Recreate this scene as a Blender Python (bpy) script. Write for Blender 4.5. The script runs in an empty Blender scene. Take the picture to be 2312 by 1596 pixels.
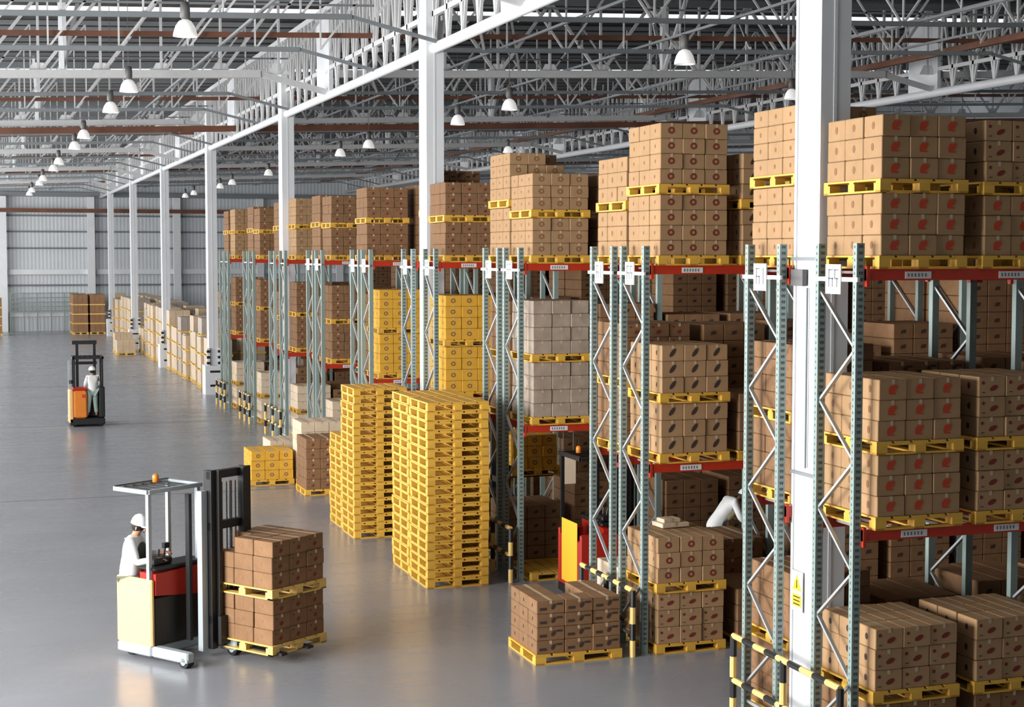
import bpy, math, random
from math import sin, cos, pi, radians, atan, atan2, sqrt
from mathutils import Vector, Matrix
random.seed(7)
S = bpy.context.scene
COL = S.collection
# ------------------------------------------------------------------ camera, sky, light, exposure
FPX, PPX, PPY = 3600.0, 1156.0, 798.0
PITCH = atan(223 / FPX); YAW = atan(1221 / FPX * cos(PITCH)); CAMZ = 6.0
cd = bpy.data.cameras.new('camera'); cam = bpy.data.objects.new('camera', cd); COL.objects.link(cam)
cd.sensor_width = 36; cd.lens = FPX / 2312 * 36; cd.clip_end = 500; cd.clip_start = 0.1
cam.location = (0, 0, CAMZ); cam.rotation_euler = (pi / 2 - PITCH, 0, -YAW)
S.camera = cam
S.view_settings.view_transform = 'Standard'; S.view_settings.look = 'None'
S.view_settings.gamma = 1; S.view_settings.use_curve_mapping = False
S.view_settings.exposure = -0.42
S.cycles.diffuse_bounces = 2
w = bpy.data.worlds.new('sky'); S.world = w; w.use_nodes = True
bgn = w.node_tree.nodes['Background']; bgn.inputs[0].default_value = (0.9, 0.95, 1.0, 1); bgn.inputs[1].default_value = 0.2
def area(name, loc, rot, sx, sy, power, col=(1, 1, 1)):
    l = bpy.data.lights.new(name, 'AREA'); l.shape = 'RECTANGLE'; l.size = sx; l.size_y = sy
    l.energy = power; l.color = col
    o = bpy.data.objects.new(name, l); COL.objects.link(o); o.location = loc; o.rotation_euler = rot
    return o
# daylight through the long window band of the left side wall and the roof lights, plus an added side lamp and front fill
area('side_window_daylight', (-10.0, 76, 6.6), (0, -pi / 2, 0), 6.6, 106, 25500, (0.97, 0.985, 1.0))
area('added_side_light', (-10.0, 17.2, 5.0), (0, -pi / 2, 0), 7.0, 11, 8800, (0.98, 0.99, 1.0))  # added lamp to brighten left faces; the wall has no door here
area('front_fill_light', (6, -7.6, 6.5), (pi / 2, 0, 0), 26, 7, 50, (1, 0.97, 0.93))  # added weak warm fill for the front faces, from behind the viewpoint
SKY_Y = [-.3, 17.0, 34.3, 51.6, 68.9, 86.2, 103.5, 120.8]
def roof_z(x): return 13.45 + 0.035 * x

# ------------------------------------------------------------------ materials
def lin(c):
    return tuple(((v / 255) / 12.92 if v / 255 <= 0.04045 else ((v / 255 + 0.055) / 1.055) ** 2.4) for v in c) + (1,)
def mat(name, c, rough=0.6, metal=0.0, noise=0.0, nscale=8.0, spec=0.5, rand=0.0, emit=None, bump=0.0, alpha=1.0):
    m = bpy.data.materials.new(name); m.use_nodes = True; nt = m.node_tree; b = nt.nodes['Principled BSDF']
    c = lin(c); b.inputs['Base Color'].default_value = c
    b.inputs['Roughness'].default_value = rough; b.inputs['Metallic'].default_value = metal
    b.inputs['Specular IOR Level'].default_value = spec
    tc = nt.nodes.new('ShaderNodeTexCoord')
    nz = nt.nodes.new('ShaderNodeTexNoise'); nz.inputs['Scale'].default_value = nscale; nz.inputs['Detail'].default_value = 4
    nt.links.new(tc.outputs['Object'], nz.inputs['Vector'])
    hs = nt.nodes.new('ShaderNodeHueSaturation'); hs.inputs['Color'].default_value = c
    mr = nt.nodes.new('ShaderNodeMapRange'); mr.inputs['From Min'].default_value = 0.3; mr.inputs['From Max'].default_value = 0.7
    mr.inputs['To Min'].default_value = 1 - noise; mr.inputs['To Max'].default_value = 1 + noise
    nt.links.new(nz.outputs['Fac'], mr.inputs['Value'])
    if rand:
        oi = nt.nodes.new('ShaderNodeObjectInfo'); r2 = nt.nodes.new('ShaderNodeMapRange')
        r2.inputs['To Min'].default_value = 1 - rand; r2.inputs['To Max'].default_value = 1 + rand
        nt.links.new(oi.outputs['Random'], r2.inputs['Value'])
        mu = nt.nodes.new('ShaderNodeMath'); mu.operation = 'MULTIPLY'
        nt.links.new(mr.outputs[0], mu.inputs[0]); nt.links.new(r2.outputs[0], mu.inputs[1]); nt.links.new(mu.outputs[0], hs.inputs['Value'])
    else:
        nt.links.new(mr.outputs[0], hs.inputs['Value'])
    nt.links.new(hs.outputs['Color'], b.inputs['Base Color'])
    if emit:
        b.inputs['Emission Color'].default_value = lin(emit[0]); b.inputs['Emission Strength'].default_value = emit[1]
    if bump:
        bp = nt.nodes.new('ShaderNodeBump'); bp.inputs['Strength'].default_value = bump; bp.inputs['Distance'].default_value = 0.02
        nt.links.new(nz.outputs['Fac'], bp.inputs['Height']); nt.links.new(bp.outputs[0], b.inputs['Normal'])
    m['b'] = 1
    return m
M = {}
M['floor'] = mat('polished_concrete', (139, 140, 144), 0.3, noise=0.08, nscale=0.35, spec=0.5)
nt = M['floor'].node_tree; bs = nt.nodes['Principled BSDF']
tc = nt.nodes.new('ShaderNodeTexCoord'); mp = nt.nodes.new('ShaderNodeMapping'); mp.inputs['Scale'].default_value = (0.25, 2.2, 1)
n2 = nt.nodes.new('ShaderNodeTexNoise'); n2.inputs['Scale'].default_value = 1.3; n2.inputs['Detail'].default_value = 6
r3 = nt.nodes.new('ShaderNodeMapRange'); r3.inputs['To Min'].default_value = 0.16; r3.inputs['To Max'].default_value = 0.36
nt.links.new(tc.outputs['Object'], mp.inputs['Vector']); nt.links.new(mp.outputs[0], n2.inputs['Vector'])
nt.links.new(n2.outputs['Fac'], r3.inputs['Value']); nt.links.new(r3.outputs[0], bs.inputs['Roughness'])
M['joint'] = mat('floor_joint', (84, 86, 88), 0.5)
M['white'] = mat('white_painted_steel', (226, 227, 228), 0.45, noise=0.03, nscale=2)
M['truss'] = mat('off_white_truss_paint', (205, 204, 203), 0.5, noise=0.04)
M['greysteel'] = mat('grey_steel', (128, 132, 134), 0.5, noise=0.05)
M['deck'] = mat('dark_roof_deck', (54, 53, 52), 0.75, noise=0.12, nscale=2)
M['purlin'] = mat('purlin_grey', (140, 140, 140), 0.6)
M['panel'] = mat('wall_cladding', (208, 212, 214), 0.55, noise=0.04, nscale=1)
M['girt'] = mat('wall_girt', (120, 124, 130), 0.6)
M['brown'] = mat('brown_red_pipe', (112, 70, 50), 0.55, noise=0.25, nscale=1.2)
M['green'] = mat('rack_green_grey', (136, 152, 146), 0.45, noise=0.04)
M['hole'] = mat('punched_hole_dark', (84, 90, 88), 0.8)
M['brace'] = mat('galvanised_brace', (176, 180, 180), 0.4, metal=0.3)
M['beam'] = mat('rack_beam_red', (186, 50, 22), 0.5, noise=0.05)
M['label'] = mat('white_label', (225, 223, 220), 0.6)
M['ink'] = mat('grey_print', (110, 115, 118), 0.7)
M['pallet'] = mat('yellow_pallet', (222, 170, 64), 0.6, noise=0.09, nscale=6, rand=0.07)
M['palletl'] = mat('pale_pallet_wood', (228, 188, 104), 0.65, noise=0.08, nscale=6, rand=0.06)
M['card'] = mat('cardboard', (170, 135, 98), 0.8, noise=0.06, nscale=7, rand=0.06, spec=0.2)
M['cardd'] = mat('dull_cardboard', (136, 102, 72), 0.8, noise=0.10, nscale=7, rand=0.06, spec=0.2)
M['cardg'] = mat('grey_wrapped_cardboard', (170, 152, 134), 0.6, noise=0.16, nscale=5, rand=0.06, spec=0.3)
M['cardy'] = mat('yellow_cardboard', (222, 168, 60), 0.7, noise=0.06, nscale=7, rand=0.05, spec=0.2)
M['cardw'] = mat('cream_cardboard', (222, 200, 172), 0.7, noise=0.06, nscale=5, rand=0.05, spec=0.2)
M['red'] = mat('red_print', (196, 66, 34), 0.8)
M['dred'] = mat('dark_red_print', (120, 44, 28), 0.8)
M['dark'] = mat('dark_print', (62, 46, 38), 0.8)
M['mid'] = mat('brown_print', (138, 96, 62), 0.8)
M['tape'] = mat('parcel_tape', (200, 172, 138), 0.4)
M['black'] = mat('black_machine_paint', (24, 23, 23), 0.45)
M['black2'] = mat('black_rubber', (16, 16, 16), 0.7)
M['silver'] = mat('light_grey_machine_paint', (170, 178, 180), 0.4, metal=0.2)
M['ypanel'] = mat('yellow_machine_panel', (236, 188, 128), 0.4, noise=0.03)
M['oranel'] = mat('orange_machine_panel', (222, 128, 40), 0.4, noise=0.06)
M['rpanel'] = mat('red_machine_panel', (176, 34, 20), 0.45)
M['gyel'] = mat('guard_yellow', (236, 200, 120), 0.5)
M['wrap'] = mat('cream_stretch_wrap', (204, 180, 150), 0.4, noise=0.10, nscale=3, rand=0.08)
M['wrap2'] = mat('grey_stretch_wrap', (172, 158, 146), 0.4, noise=0.10, nscale=3, rand=0.08)
M['bcrate'] = mat('brown_carton_wall', (150, 112, 80), 0.8, noise=0.15, nscale=3, rand=0.08)
M['skin'] = mat('skin', (176, 126, 98), 0.6)
M['hair'] = mat('dark_hair', (32, 26, 22), 0.8)
M['shirt'] = mat('white_work_shirt', (228, 228, 226), 0.8, noise=0.04, nscale=9)
M['vest'] = mat('dark_green_vest', (60, 68, 58), 0.85)
M['vesty'] = mat('pale_yellow_vest', (226, 208, 150), 0.8)
M['trous'] = mat('light_green_grey_trousers', (150, 166, 158), 0.85, noise=0.05)
M['helmet'] = mat('white_helmet', (240, 240, 240), 0.3)
M['lampmetal'] = mat('lamp_housing', (96, 94, 92), 0.5)
M['lampglow'] = mat('lamp_shade_glow', (240, 240, 240), 0.4, emit=((255, 252, 246), 0.6))
M['wyel'] = mat('warning_yellow', (236, 184, 44), 0.6)
M['skylight'] = mat('translucent_roof_light', (235, 238, 240), 0.5, emit=((245, 250, 255), 1.4))
gl = bpy.data.materials.new('window_glass'); gl.use_nodes = True
g = gl.node_tree.nodes['Principled BSDF']; g.inputs['Transmission Weight'].default_value = 1; g.inputs['Roughness'].default_value = 0.05
M['glass'] = gl
# corrugation bump on the cladding
for key, sc in (('panel', 22.0), ('deck', 14.0)):
    nt = M[key].node_tree; tc = nt.nodes.new('ShaderNodeTexCoord'); wv = nt.nodes.new('ShaderNodeTexWave')
    wv.inputs['Scale'].default_value = sc / 20 * 1.0; wv.bands_direction = 'X'
    bp = nt.nodes.new('ShaderNodeBump'); bp.inputs['Distance'].default_value = 0.05; bp.inputs['Strength'].default_value = 0.3
    nt.links.new(tc.outputs['Object'], wv.inputs['Vector']); nt.links.new(wv.outputs['Fac'], bp.inputs['Height'])
    nt.links.new(bp.outputs[0], nt.nodes['Principled BSDF'].inputs['Normal'])

# ------------------------------------------------------------------ mesh building
class MB:
    def __init__(s): s.v = []; s.f = []; s.m = []
    def add(s, vs, fs, mi=0):
        n = len(s.v); s.v += [tuple(v) for v in vs]; s.f += [tuple(i + n for i in f) for f in fs]; s.m += [mi] * len(fs); return s
    def box(s, x0, x1, y0, y1, z0, z1, mi=0):
        return s.add([(x0, y0, z0), (x1, y0, z0), (x1, y1, z0), (x0, y1, z0), (x0, y0, z1), (x1, y0, z1), (x1, y1, z1), (x0, y1, z1)],
                     [(0, 3, 2, 1), (4, 5, 6, 7), (0, 1, 5, 4), (1, 2, 6, 5), (2, 3, 7, 6), (3, 0, 4, 7)], mi)
    def cbox(s, x0, x1, y0, y1, z0, z1, c=0.01, mi=0):   # box with chamfered vertical and top edges
        def ring(z, k): 
            return [(x0 + k, y0 + c, z), (x0 + c, y0 + k, z), (x1 - c, y0 + k, z), (x1 - k, y0 + c, z),
                    (x1 - k, y1 - c, z), (x1 - c, y1 - k, z), (x0 + c, y1 - k, z), (x0 + k, y1 - c, z)]
        def ring2(z): 
            return [(x0 + c, y0 + 2*c, z), (x0 + 2*c, y0 + c, z), (x1 - 2*c, y0 + c, z), (x1 - c, y0 + 2*c, z),
                    (x1 - c, y1 - 2*c, z), (x1 - 2*c, y1 - c, z), (x0 + 2*c, y1 - c, z), (x0 + c, y1 - 2*c, z)]
        vs = ring2(z0) + ring(z0 + c, 0) + ring(z1 - c, 0) + ring2(z1)
        fs = [tuple(range(7, -1, -1)), tuple(range(24, 32))]
        for r in range(3):
            for i in range(8):
                j = (i + 1) % 8; fs.append((r * 8 + i, r * 8 + j, r * 8 + 8 + j, r * 8 + 8 + i))
        return s.add(vs, fs, mi)
    def bar(s, p, q, wd, hd=None, n=4, mi=0, up=None):
        p = Vector(p); q = Vector(q); d = (q - p)
        if d.length < 1e-6: return s
        d.normalize(); hd = hd or wd
        u = Vector(up) if up else (Vector((0, 0, 1)) if abs(d.z) < 0.95 else Vector((0, 1, 0)))
        a = d.cross(u).normalized(); b = a.cross(d).normalized()
        vs = []
        for e in (p, q):
            for k in range(n):
                t = 2 * pi * (k + 0.5) / n; r = 1 / cos(pi / n) if n == 4 else 1
                vs.append(e + a * (wd / 2 * cos(t) * r) + b * (hd / 2 * sin(t) * r))
        fs = [(k, (k + 1) % n, n + (k + 1) % n, n + k) for k in range(n)]
        fs += [tuple(range(n - 1, -1, -1)), tuple(range(n, 2 * n))]
        return s.add(vs, fs, mi)
    def tube(s, p, q, r, n=10, mi=0): return s.bar(p, q, 2 * r, 2 * r, n, mi)
    def poly(s, pts, mi=0): return s.add(pts, [tuple(range(len(pts)))], mi)
    def lathe(s, prof, n=16, c=(0, 0, 0), mi=0):
        vs = []
        for r, z in prof:
            for k in range(n): vs.append((c[0] + r * cos(2 * pi * k / n), c[1] + r * sin(2 * pi * k / n), c[2] + z))
        fs = []
        for i in range(len(prof) - 1):
            for k in range(n):
                j = (k + 1) % n; fs.append((i * n + k, i * n + j, (i + 1) * n + j, (i + 1) * n + k))
        return s.add(vs, fs, mi)
    def prism(s, pts, z0, z1, mi=0):
        n = len(pts)
        return s.add([(x, y, z0) for x, y in pts] + [(x, y, z1) for x, y in pts],
                     [tuple(range(n - 1, -1, -1)), tuple(range(n, 2 * n))] + [(i, (i + 1) % n, n + (i + 1) % n, n + i) for i in range(n)], mi)
    def mesh(s, name, mats):
        me = bpy.data.meshes.new(name); me.from_pydata(s.v, [], s.f)
        for m in (mats if isinstance(mats, (list, tuple)) else [mats]): me.materials.append(M[m])
        me.polygons.foreach_set('material_index', s.m); me.update()
        return me
    def build(s, name, mats, parent=None, smooth=False, loc=None):
        me = s.mesh(name, mats)
        if smooth: me.polygons.foreach_set('use_smooth', [True] * len(s.f))
        return link(name, me, parent, loc)
def link(name, data, parent=None, loc=None, rz=0):
    o = bpy.data.objects.new(name, data); COL.objects.link(o)
    if parent: o.parent = parent
    if loc: o.location = loc
    if rz: o.rotation_euler = (0, 0, rz)
    return o
def tag(o, label, cat, group=None, kind=None):
    o['label'] = label; o['category'] = cat
    if group: o['group'] = group
    if kind: o['kind'] = kind
    return o
def thing(name, loc, label, cat, group=None, rz=0):
    return tag(link(name, None, None, loc, rz), label, cat, group)
def struct(o, label=None):
    o['kind'] = 'structure'
    if label: o['label'] = label
    return o
def copy_tree(o, parent=None):
    c = o.copy(); COL.objects.link(c)
    if parent: c.parent = parent
    for ch in o.children: copy_tree(ch, c)
    return c
ORD = ['nearest', 'second', 'third', 'fourth', 'fifth', 'sixth', 'seventh', 'eighth', 'ninth', 'tenth', 'eleventh', 'twelfth',
       'thirteenth', 'fourteenth', 'fifteenth', 'sixteenth', 'seventeenth', 'eighteenth', 'nineteenth', 'twentieth']
NUM = ['first'] + ORD[1:] + ['twenty-first', 'twenty-second', 'twenty-third', 'twenty-fourth', 'twenty-fifth', 'twenty-sixth', 'twenty-seventh', 'twenty-eighth',
       'twenty-ninth', 'thirtieth', 'thirty-first', 'thirty-second', 'thirty-third', 'thirty-fourth', 'thirty-fifth', 'thirty-sixth', 'thirty-seventh', 'thirty-eighth', 'thirty-ninth', 'fortieth']

# ------------------------------------------------------------------ the building
YF, XL, XR = 131.0, -10.2, 48.0
struct(MB().box(XL, XR, -8, YF, -0.2, 0).build('floor', 'floor'))
for k, yy in enumerate([40.4, 57.8, 75.2, 92.6]):
    struct(MB().box(XL, 9.3, yy, yy + 0.05, 0, 0.002).build('floor_joint', 'joint'))
# far wall with girts, ledge band, posts
b = MB().box(XL, XR, YF, YF + 0.2, 0, 13.0); wf = struct(b.build('wall_far', 'panel'), 'pale ribbed metal cladding of the far wall')
b = MB()
for z in (6.45, 7.75, 9.0, 3.55): b.box(XL, XR, YF - 0.18, YF, z, z + 0.12)
b.build('wall_girt', 'girt', wf)
b = MB().box(XL, XR, YF - 0.35, YF, 4.45, 4.85); b.build('wall_band', 'white', wf)
b = MB().box(XL, XR, YF - 0.3, YF, 0, 1.15); b.build('wall_dado', 'panel', wf)
b = MB().box(XL, XR, YF - 0.38, YF - 0.3, 1.15, 1.5); b.build('wall_ledge', 'white', wf)
b = MB().box(XL, XR, YF - 0.5, YF - 0.1, 10.55, 10.9); b.build('wall_head_beam', 'greysteel', wf)
b = MB().box(XL, XR, YF - 0.9, YF - 0.7, 9.3, 9.6); b.build('wall_pipe', 'brown', wf)
for x in (-4.3, 2.35, 9.0, 15.7, 22.4, 29):
    b = MB().box(x - .28, x + .28, YF - 0.75, YF - 0.36, 0, 10.55); b.build('wall_post', 'white', wf)
rail = thing('guard_railing', (6, YF - 0.8, 0), 'green barred guard railing standing before the far wall', 'railing')
b = MB()
for z in (1.6, 1.95, 2.3, 2.65, 3.0): b.bar((-3.2, 0, z), (1.9, 0, z), 0.07)
b.build('rail', 'green', rail)
for i in range(6): MB().box(-3.2 + i * 1.02 - .04, -3.2 + i * 1.02 + .04, -.05, .05, 0, 3.05).build('post', 'green', rail)
# left wall: solid foot and head with a continuous glazed band between
wl = struct(MB().box(XL - .2, XL, -8, YF, 0, 3.2).box(XL - .2, XL, -8, YF, 10.0, 13.2).build('wall_left', 'panel'))
wn = MB()
for i in range(24): wn.box(XL - .15, XL - .05, -8 + i * 6 - .06, -8 + i * 6 + .06, 3.2, 10.0)
wn = struct(wn.build('window_1', 'white'))
MB().box(XL - .12, XL - .1, -8, YF, 3.2, 10.0).build('window_pane', 'glass', wn)
struct(MB().box(XR, XR + .2, -8, YF, 0, 15.2).build('wall_right', 'panel'))
struct(MB().box(XL, -7.2, -8.2, -8, 0, 13.2).box(19.2, XR, -8.2, -8, 0, 15.2).box(-7.2, 19.2, -8.2, -8, 0, 3).box(-7.2, 19.2, -8.2, -8, 10.0, 14.2).build('wall_back', 'panel'))
# roof deck in strips between roof lights
b = MB(); ys = [-8] + [v for y in SKY_Y for v in (y - .8, y + .8)] + [YF + .2]
for i in range(0, len(ys), 2):
    y0, y1 = ys[i], ys[i + 1]
    b.add([(XL, y0, roof_z(XL)), (XR, y0, roof_z(XR)), (XR, y1, roof_z(XR)), (XL, y1, roof_z(XL)),
           (XL, y0, roof_z(XL) + .15), (XR, y0, roof_z(XR) + .15), (XR, y1, roof_z(XR) + .15), (XL, y1, roof_z(XL) + .15)],
          [(0, 3, 2, 1), (4, 5, 6, 7), (0, 1, 5, 4), (1, 2, 6, 5), (2, 3, 7, 6), (3, 0, 4, 7)])
for q, yy in enumerate(SKY_Y):
    a0, a1 = roof_z(XL) + .06, roof_z(XR) + .06
    b2 = MB().add([(XL, yy - .8, a0), (XR, yy - .8, a1), (XR, yy + .8, a1), (XL, yy + .8, a0), (XL, yy - .8, a0 + .02), (XR, yy - .8, a1 + .02), (XR, yy + .8, a1 + .02), (XL, yy + .8, a0 + .02)],
                  [(0, 3, 2, 1), (4, 5, 6, 7), (0, 1, 5, 4), (1, 2, 6, 5), (2, 3, 7, 6), (3, 0, 4, 7)])
    struct(b2.build('window_%d' % (q + 2), 'skylight'), 'bright translucent roof light strip in the dark roof')
cl = struct(b.build('ceiling', 'deck'), 'dark ribbed roof deck with bright roof light strips')
b = MB(); y = -7.0
while y < YF:
    if all(y > s + .9 or y < s - 2.6 for s in SKY_Y): b.bar((XL, y, roof_z(XL) - .07), (XR, y, roof_z(XR) - .07), 0.09, 0.1)
    y += 1.45
b.build('purlin', 'purlin', cl)

# columns along the rack front and the hidden second row
COLX, PY = 9.6, 17.35
COLY = [17.22 + PY * k for k in range(7)]
X2 = 29.8
for row, (cx, dz) in enumerate(((COLX, 0), (X2, .7))):
    for k, cy in enumerate(COLY):
        b = MB()
        x0, x1, y0, y1 = cx, cx + .40, cy - .31, cy + .31
        H = 12.7 + dz
        b.box(x0, x1 - .0, y0, y0 + .05, 0, H); b.box(x0, x1, y1 - .05, y1, 0, H)       # flanges
        b.box(x0 + .02, x1 - .02, y0 + .05, y1 - .05, 0, H)                                   # boxed web
        b.box(x0 + .17, x0 + .21, y0 - .008, y0, 0, H)                                         # weld seam
        b.box(x0 - .05, x1 + .05, y0 - .05, y1 + .05, 0, .05)
        o = struct(b.build('column', 'white'), 'white steel building column')
        if row == 0 and k == 0:
            MB().box(x0 - .03, x1 + .02, y0 - .03, y1 + .03, 5.93, 5.97).box(x0 - .02, x0, y0, y1, 3.3, 3.34).build('column_joint', 'greysteel', o)
            MB().box(x0 - .06, x0, cy - .02, cy + .28, 5.62, 5.82).build('junction_box', 'lampmetal', o)
            MB().box(x0 - .02, x0, cy - .06, cy - .04, 3.4, 5.6).build('conduit', 'greysteel', o)
            # warning sign: triangle over a yellow text plate on the white face
            s = thing('warning_sign', (x0 - .004, cy + .12, 1.86), 'yellow triangle warning sign on the nearest white column', 'sign')
            MB().box(-.006, 0, -.14, .14, -.26, .24).build('plate', 'label', s)
            MB().add([(-.010, -.11, .0), (-.010, .11, .0), (-.010, 0, .2), (-.006, -.11, .0), (-.006, .11, .0), (-.006, 0, .2)], [(0, 2, 1), (3, 4, 5), (0, 1, 4, 3), (1, 2, 5, 4), (2, 0, 3, 5)]).build('triangle', 'wyel', s)
            MB().add([(-.012, -.012, .03), (-.012, .012, .03), (-.012, .008, .13), (-.012, -.008, .13)], [(3, 2, 1, 0)]).build('symbol', 'dark', s)
            MB().box(-.010, -.006, -.11, .11, -.2, -.05).build('text_plate', 'wyel', s)
            q = MB()
            for j in range(3): q.box(-.012, -.010, -.08, .08, -.09 - j * .045, -.075 - j * .045)
            q.build('text_line', 'dark', s)
        if row == 0 and k >= 3:
            p = MB().box(x0 - .2, x1 + .2, y0 - .25, y1 + .1, 0, 1.25)
            p.box(x0 - .1, x0 + .02, y0 - .12, y0 + .02, 1.25, 2.0).box(x1 - .02, x1 + .1, y0 - .12, y0 + .02, 1.25, 2.0)
            p.build('column_guard', 'white', o)
            p = MB()
            for z in (.35, .95): p.box(x0 + .0, x1 + .1, y0 - .262, y0 - .25, z, z + .09)
            for z in (1.3, 1.55, 1.8):
                p.box(x0 - .11, x0 + .03, y0 - .13, y0 + .0, z, z + .11).box(x1 - .03, x1 + .11, y0 - .13, y0 + .0, z, z + .11)
            p.build('black_stripe', 'black', o)
# tie tubes and lattice girders running along the column rows
for row, (cx, zt) in enumerate(((COLX + .18, 10.55), (X2, 11.25))):
    gname = thing('lattice_girder', (cx, 0, 0), 'white lattice girder running along the ' + ('rack-side' if row == 0 else 'far right') + ' column row', 'girder')
    gname['kind'] = 'structure'
    MB().tube((0, -8, zt), (0, YF, zt), .12 if row == 0 else .14, 12).build('tie_tube', 'white', gname, True)
    b = MB(); b.bar((0, -8, zt + .75), (0, YF, zt + .75), .1, .12); b.bar((0, -8, zt + 2.45), (0, YF, zt + 2.45), .14, .16); b.build('chord', 'truss', gname)
    b = MB(); y = 10.0; k = 0
    while y < YF:
        b.bar((0, y, zt), (0, y + .55, zt + 2.4), .08, .08, up=(1, 0, 0)); b.bar((0, y + .55, zt + 2.4), (0, y + 1.1, zt), .06, .06, up=(1, 0, 0))
        b.box(-.05, .05, y - .05, y + .05, zt, zt + 2.45)
        y += 1.1
    b.build('web', 'truss', gname)
    b = MB()
    for yy in [45.1 + 17.2 * j for j in range(-1, 6)]: b.box(-.06, .06, yy - .2, yy + 1.5, zt + .05, zt + 2.3)
    b.build('gusset_plate', 'white', gname)
# trusses
TY = [10.9 + 5.71 * k for k in range(21)]
def zc(x): return 10.80 + .035 * x
for k, ty in enumerate(TY):
    main = (k % 3 == 0)
    o = link('roof_truss', None, None, (0, ty, 0)); struct(o, 'white roof truss with triangular webs' if main else 'slender grey roof truss')
    wd = .26 if main else .13
    m_ = 'truss' if main else 'greysteel'
    b = MB()
    for x0, x1, xe, ze in ((XL + .2, 7.8, COLX + .15, 10.62), (9.8, 27.9, X2, 11.35), (X2 + .2, XR, None, None)):
        b.bar((x0, 0, zc(x0)), (x1, 0, zc(x1)), wd, wd * .8)
        if xe: b.bar((x1, 0, zc(x1)), (xe, 0, ze), wd * .6, wd * .6)
    b.build('bottom_chord', m_, o)
    b = MB().bar((XL + .2, 0, zc(XL) + 2.15), (XR, 0, zc(XR) + 2.15), wd * .8, wd * .8).bar((XL + .2, 0, zc(XL) + 1.1), (XR, 0, zc(XR) + 1.1), .05, .05)
    b.build('top_chord', 'greysteel', o)
    b = MB(); x = -9.6; i = 0; t = .085 if main else .05
    while x < XR - 2:
        z0, z1 = zc(x), zc(x) + 2.15
        b.bar((x, 0, z0), (x, 0, z1), t * .8, t * .8)
        if x < 9.5: b.bar((x, 0, z0), (x + 1.63, 0, z1), t, t)
        elif i % 2: b.bar((x, 0, z0), (x + 1.63, 0, z1), t, t)
        else: b.bar((x + 1.63, 0, z0), (x, 0, z1), t, t)
        x += 1.63; i += 1
    b.build('web', 'truss', o)
    if main:
        b = MB(); x = -9.6
        while x < XR:
            z = zc(x); b.add([(x - .3, -.02, z), (x + .3, -.02, z), (x + .14, -.02, z + .3), (x - .14, -.02, z + .3), (x - .3, .02, z), (x + .3, .02, z), (x + .14, .02, z + .3), (x - .14, .02, z + .3)],
                             [(0, 1, 2, 3), (7, 6, 5, 4), (0, 4, 5, 1), (1, 5, 6, 2), (2, 6, 7, 3), (3, 7, 4, 0)]); x += 1.63
        b.build('gusset_plate', 'white', o)
        # white hanging posts with knee braces at mid bay
        b = MB()
        for x in (2.45, 20.2):
            b.box(x - .1, x + .1, -.1, .1, zc(x) + .1, zc(x) + 2.2); b.bar((x, 0, zc(x) + .1), (x + .55, 2.2, zc(x) + 2.2), .1, .1); b.bar((x, 0, zc(x) + .1), (x - .2, -2.2, zc(x) + 2.2), .1, .1)
        b.build('hanging_post', 'white', o)
    if k % 3 == 2:   # brown sprinkler main hung beside every third truss
        p = MB().bar((XL + .2, .35, zc(XL) + .4), (XR, .35, zc(XR) + .4), .10, .12).build('sprinkler_pipe', 'brown', o)
b = MB().bar((XL + .2, 0, zc(XL) - .28), (XR, 0, zc(XR) - .28), .22, .22)
pp = tag(b.build('sprinkler_main', 'brown', None, loc=(0, 62.1, 0)), 'thick reddish brown pipe crossing the hall under a white truss', 'pipe', kind='structure')
pp = tag(MB().bar((0, 5, 0), (0, YF - 1, 0), .16, .18).build('sprinkler_main', 'brown', None, loc=(27.2, 0, 11.95)), 'reddish brown pipe running down the hall at far right', 'pipe', kind='structure')
for x in (5.9, 13.2, 17.0, 22.0, 25.0):   # stringers between trusses
    struct(MB().bar((x, -6, zc(x) + .12), (x, YF, zc(x) + .12), .06, .06).build('roof_beam', 'greysteel'))
# sway bracing in the right bay: white tubes zigzagging in plan
b = MB()
for k in range(2, 18):
    for x in (10.2, 15.2, 20.2, 25.0):
        s = 1 if k % 2 else -1
        b.bar((x, TY[k], zc(x) + (.1 if s > 0 else 2.0)), (x + 2.4, TY[k + 1], zc(x) + (2.0 if s > 0 else .1)), .07, .07)
struct(b.build('roof_beam', 'truss'), 'diagonal white bracing rods among the roof trusses')

# ------------------------------------------------------------------ pendant lamps
lamp = thing('pendant_lamp', (0, 0, 0), '', 'lamp', 'high bay lamps hanging from the roof')
MB().tube((0, 0, .5), (0, 0, 3.3), .012, 6).build('cord', 'lampmetal', lamp)
MB().lathe([(0.001, .66), (.1, .65), (.12, .5), (.12, .3), (.07, .24), (.001, .24)], 14).build('ballast', 'lampmetal', lamp, True)
MB().lathe([(.07, .24), (.15, .2), (.23, .08), (.28, -.08), (.29, -.16), (.27, -.16), (.22, .05), (.14, .16), (.02, .2)], 18).build('lamp_shade', 'lampglow', lamp, True)
MB().lathe([(.001, -.1), (.05, -.08), (.07, 0), (.05, .1), (.02, .18)], 10).build('bulb', 'lampglow', lamp, True)
lp = []
for k in range(5): lp.append((3.9, 42.1 + 17.25 * k, 'left', 2 * k + 1))
for k in range(6): lp.append((3.95, 31.1 + 17.25 * k, 'left', 2 * k))
for k in range(5): lp.append((14.75, 43.8 + 17.2 * k, 'right', 2 * k + 1))
for k in range(6): lp.append((14.85, 32.1 + 17.2 * k, 'right', 2 * k))
for k in (1, 3): lp.append((24.5, 31 + 14 * k, 'far right', k))
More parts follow.
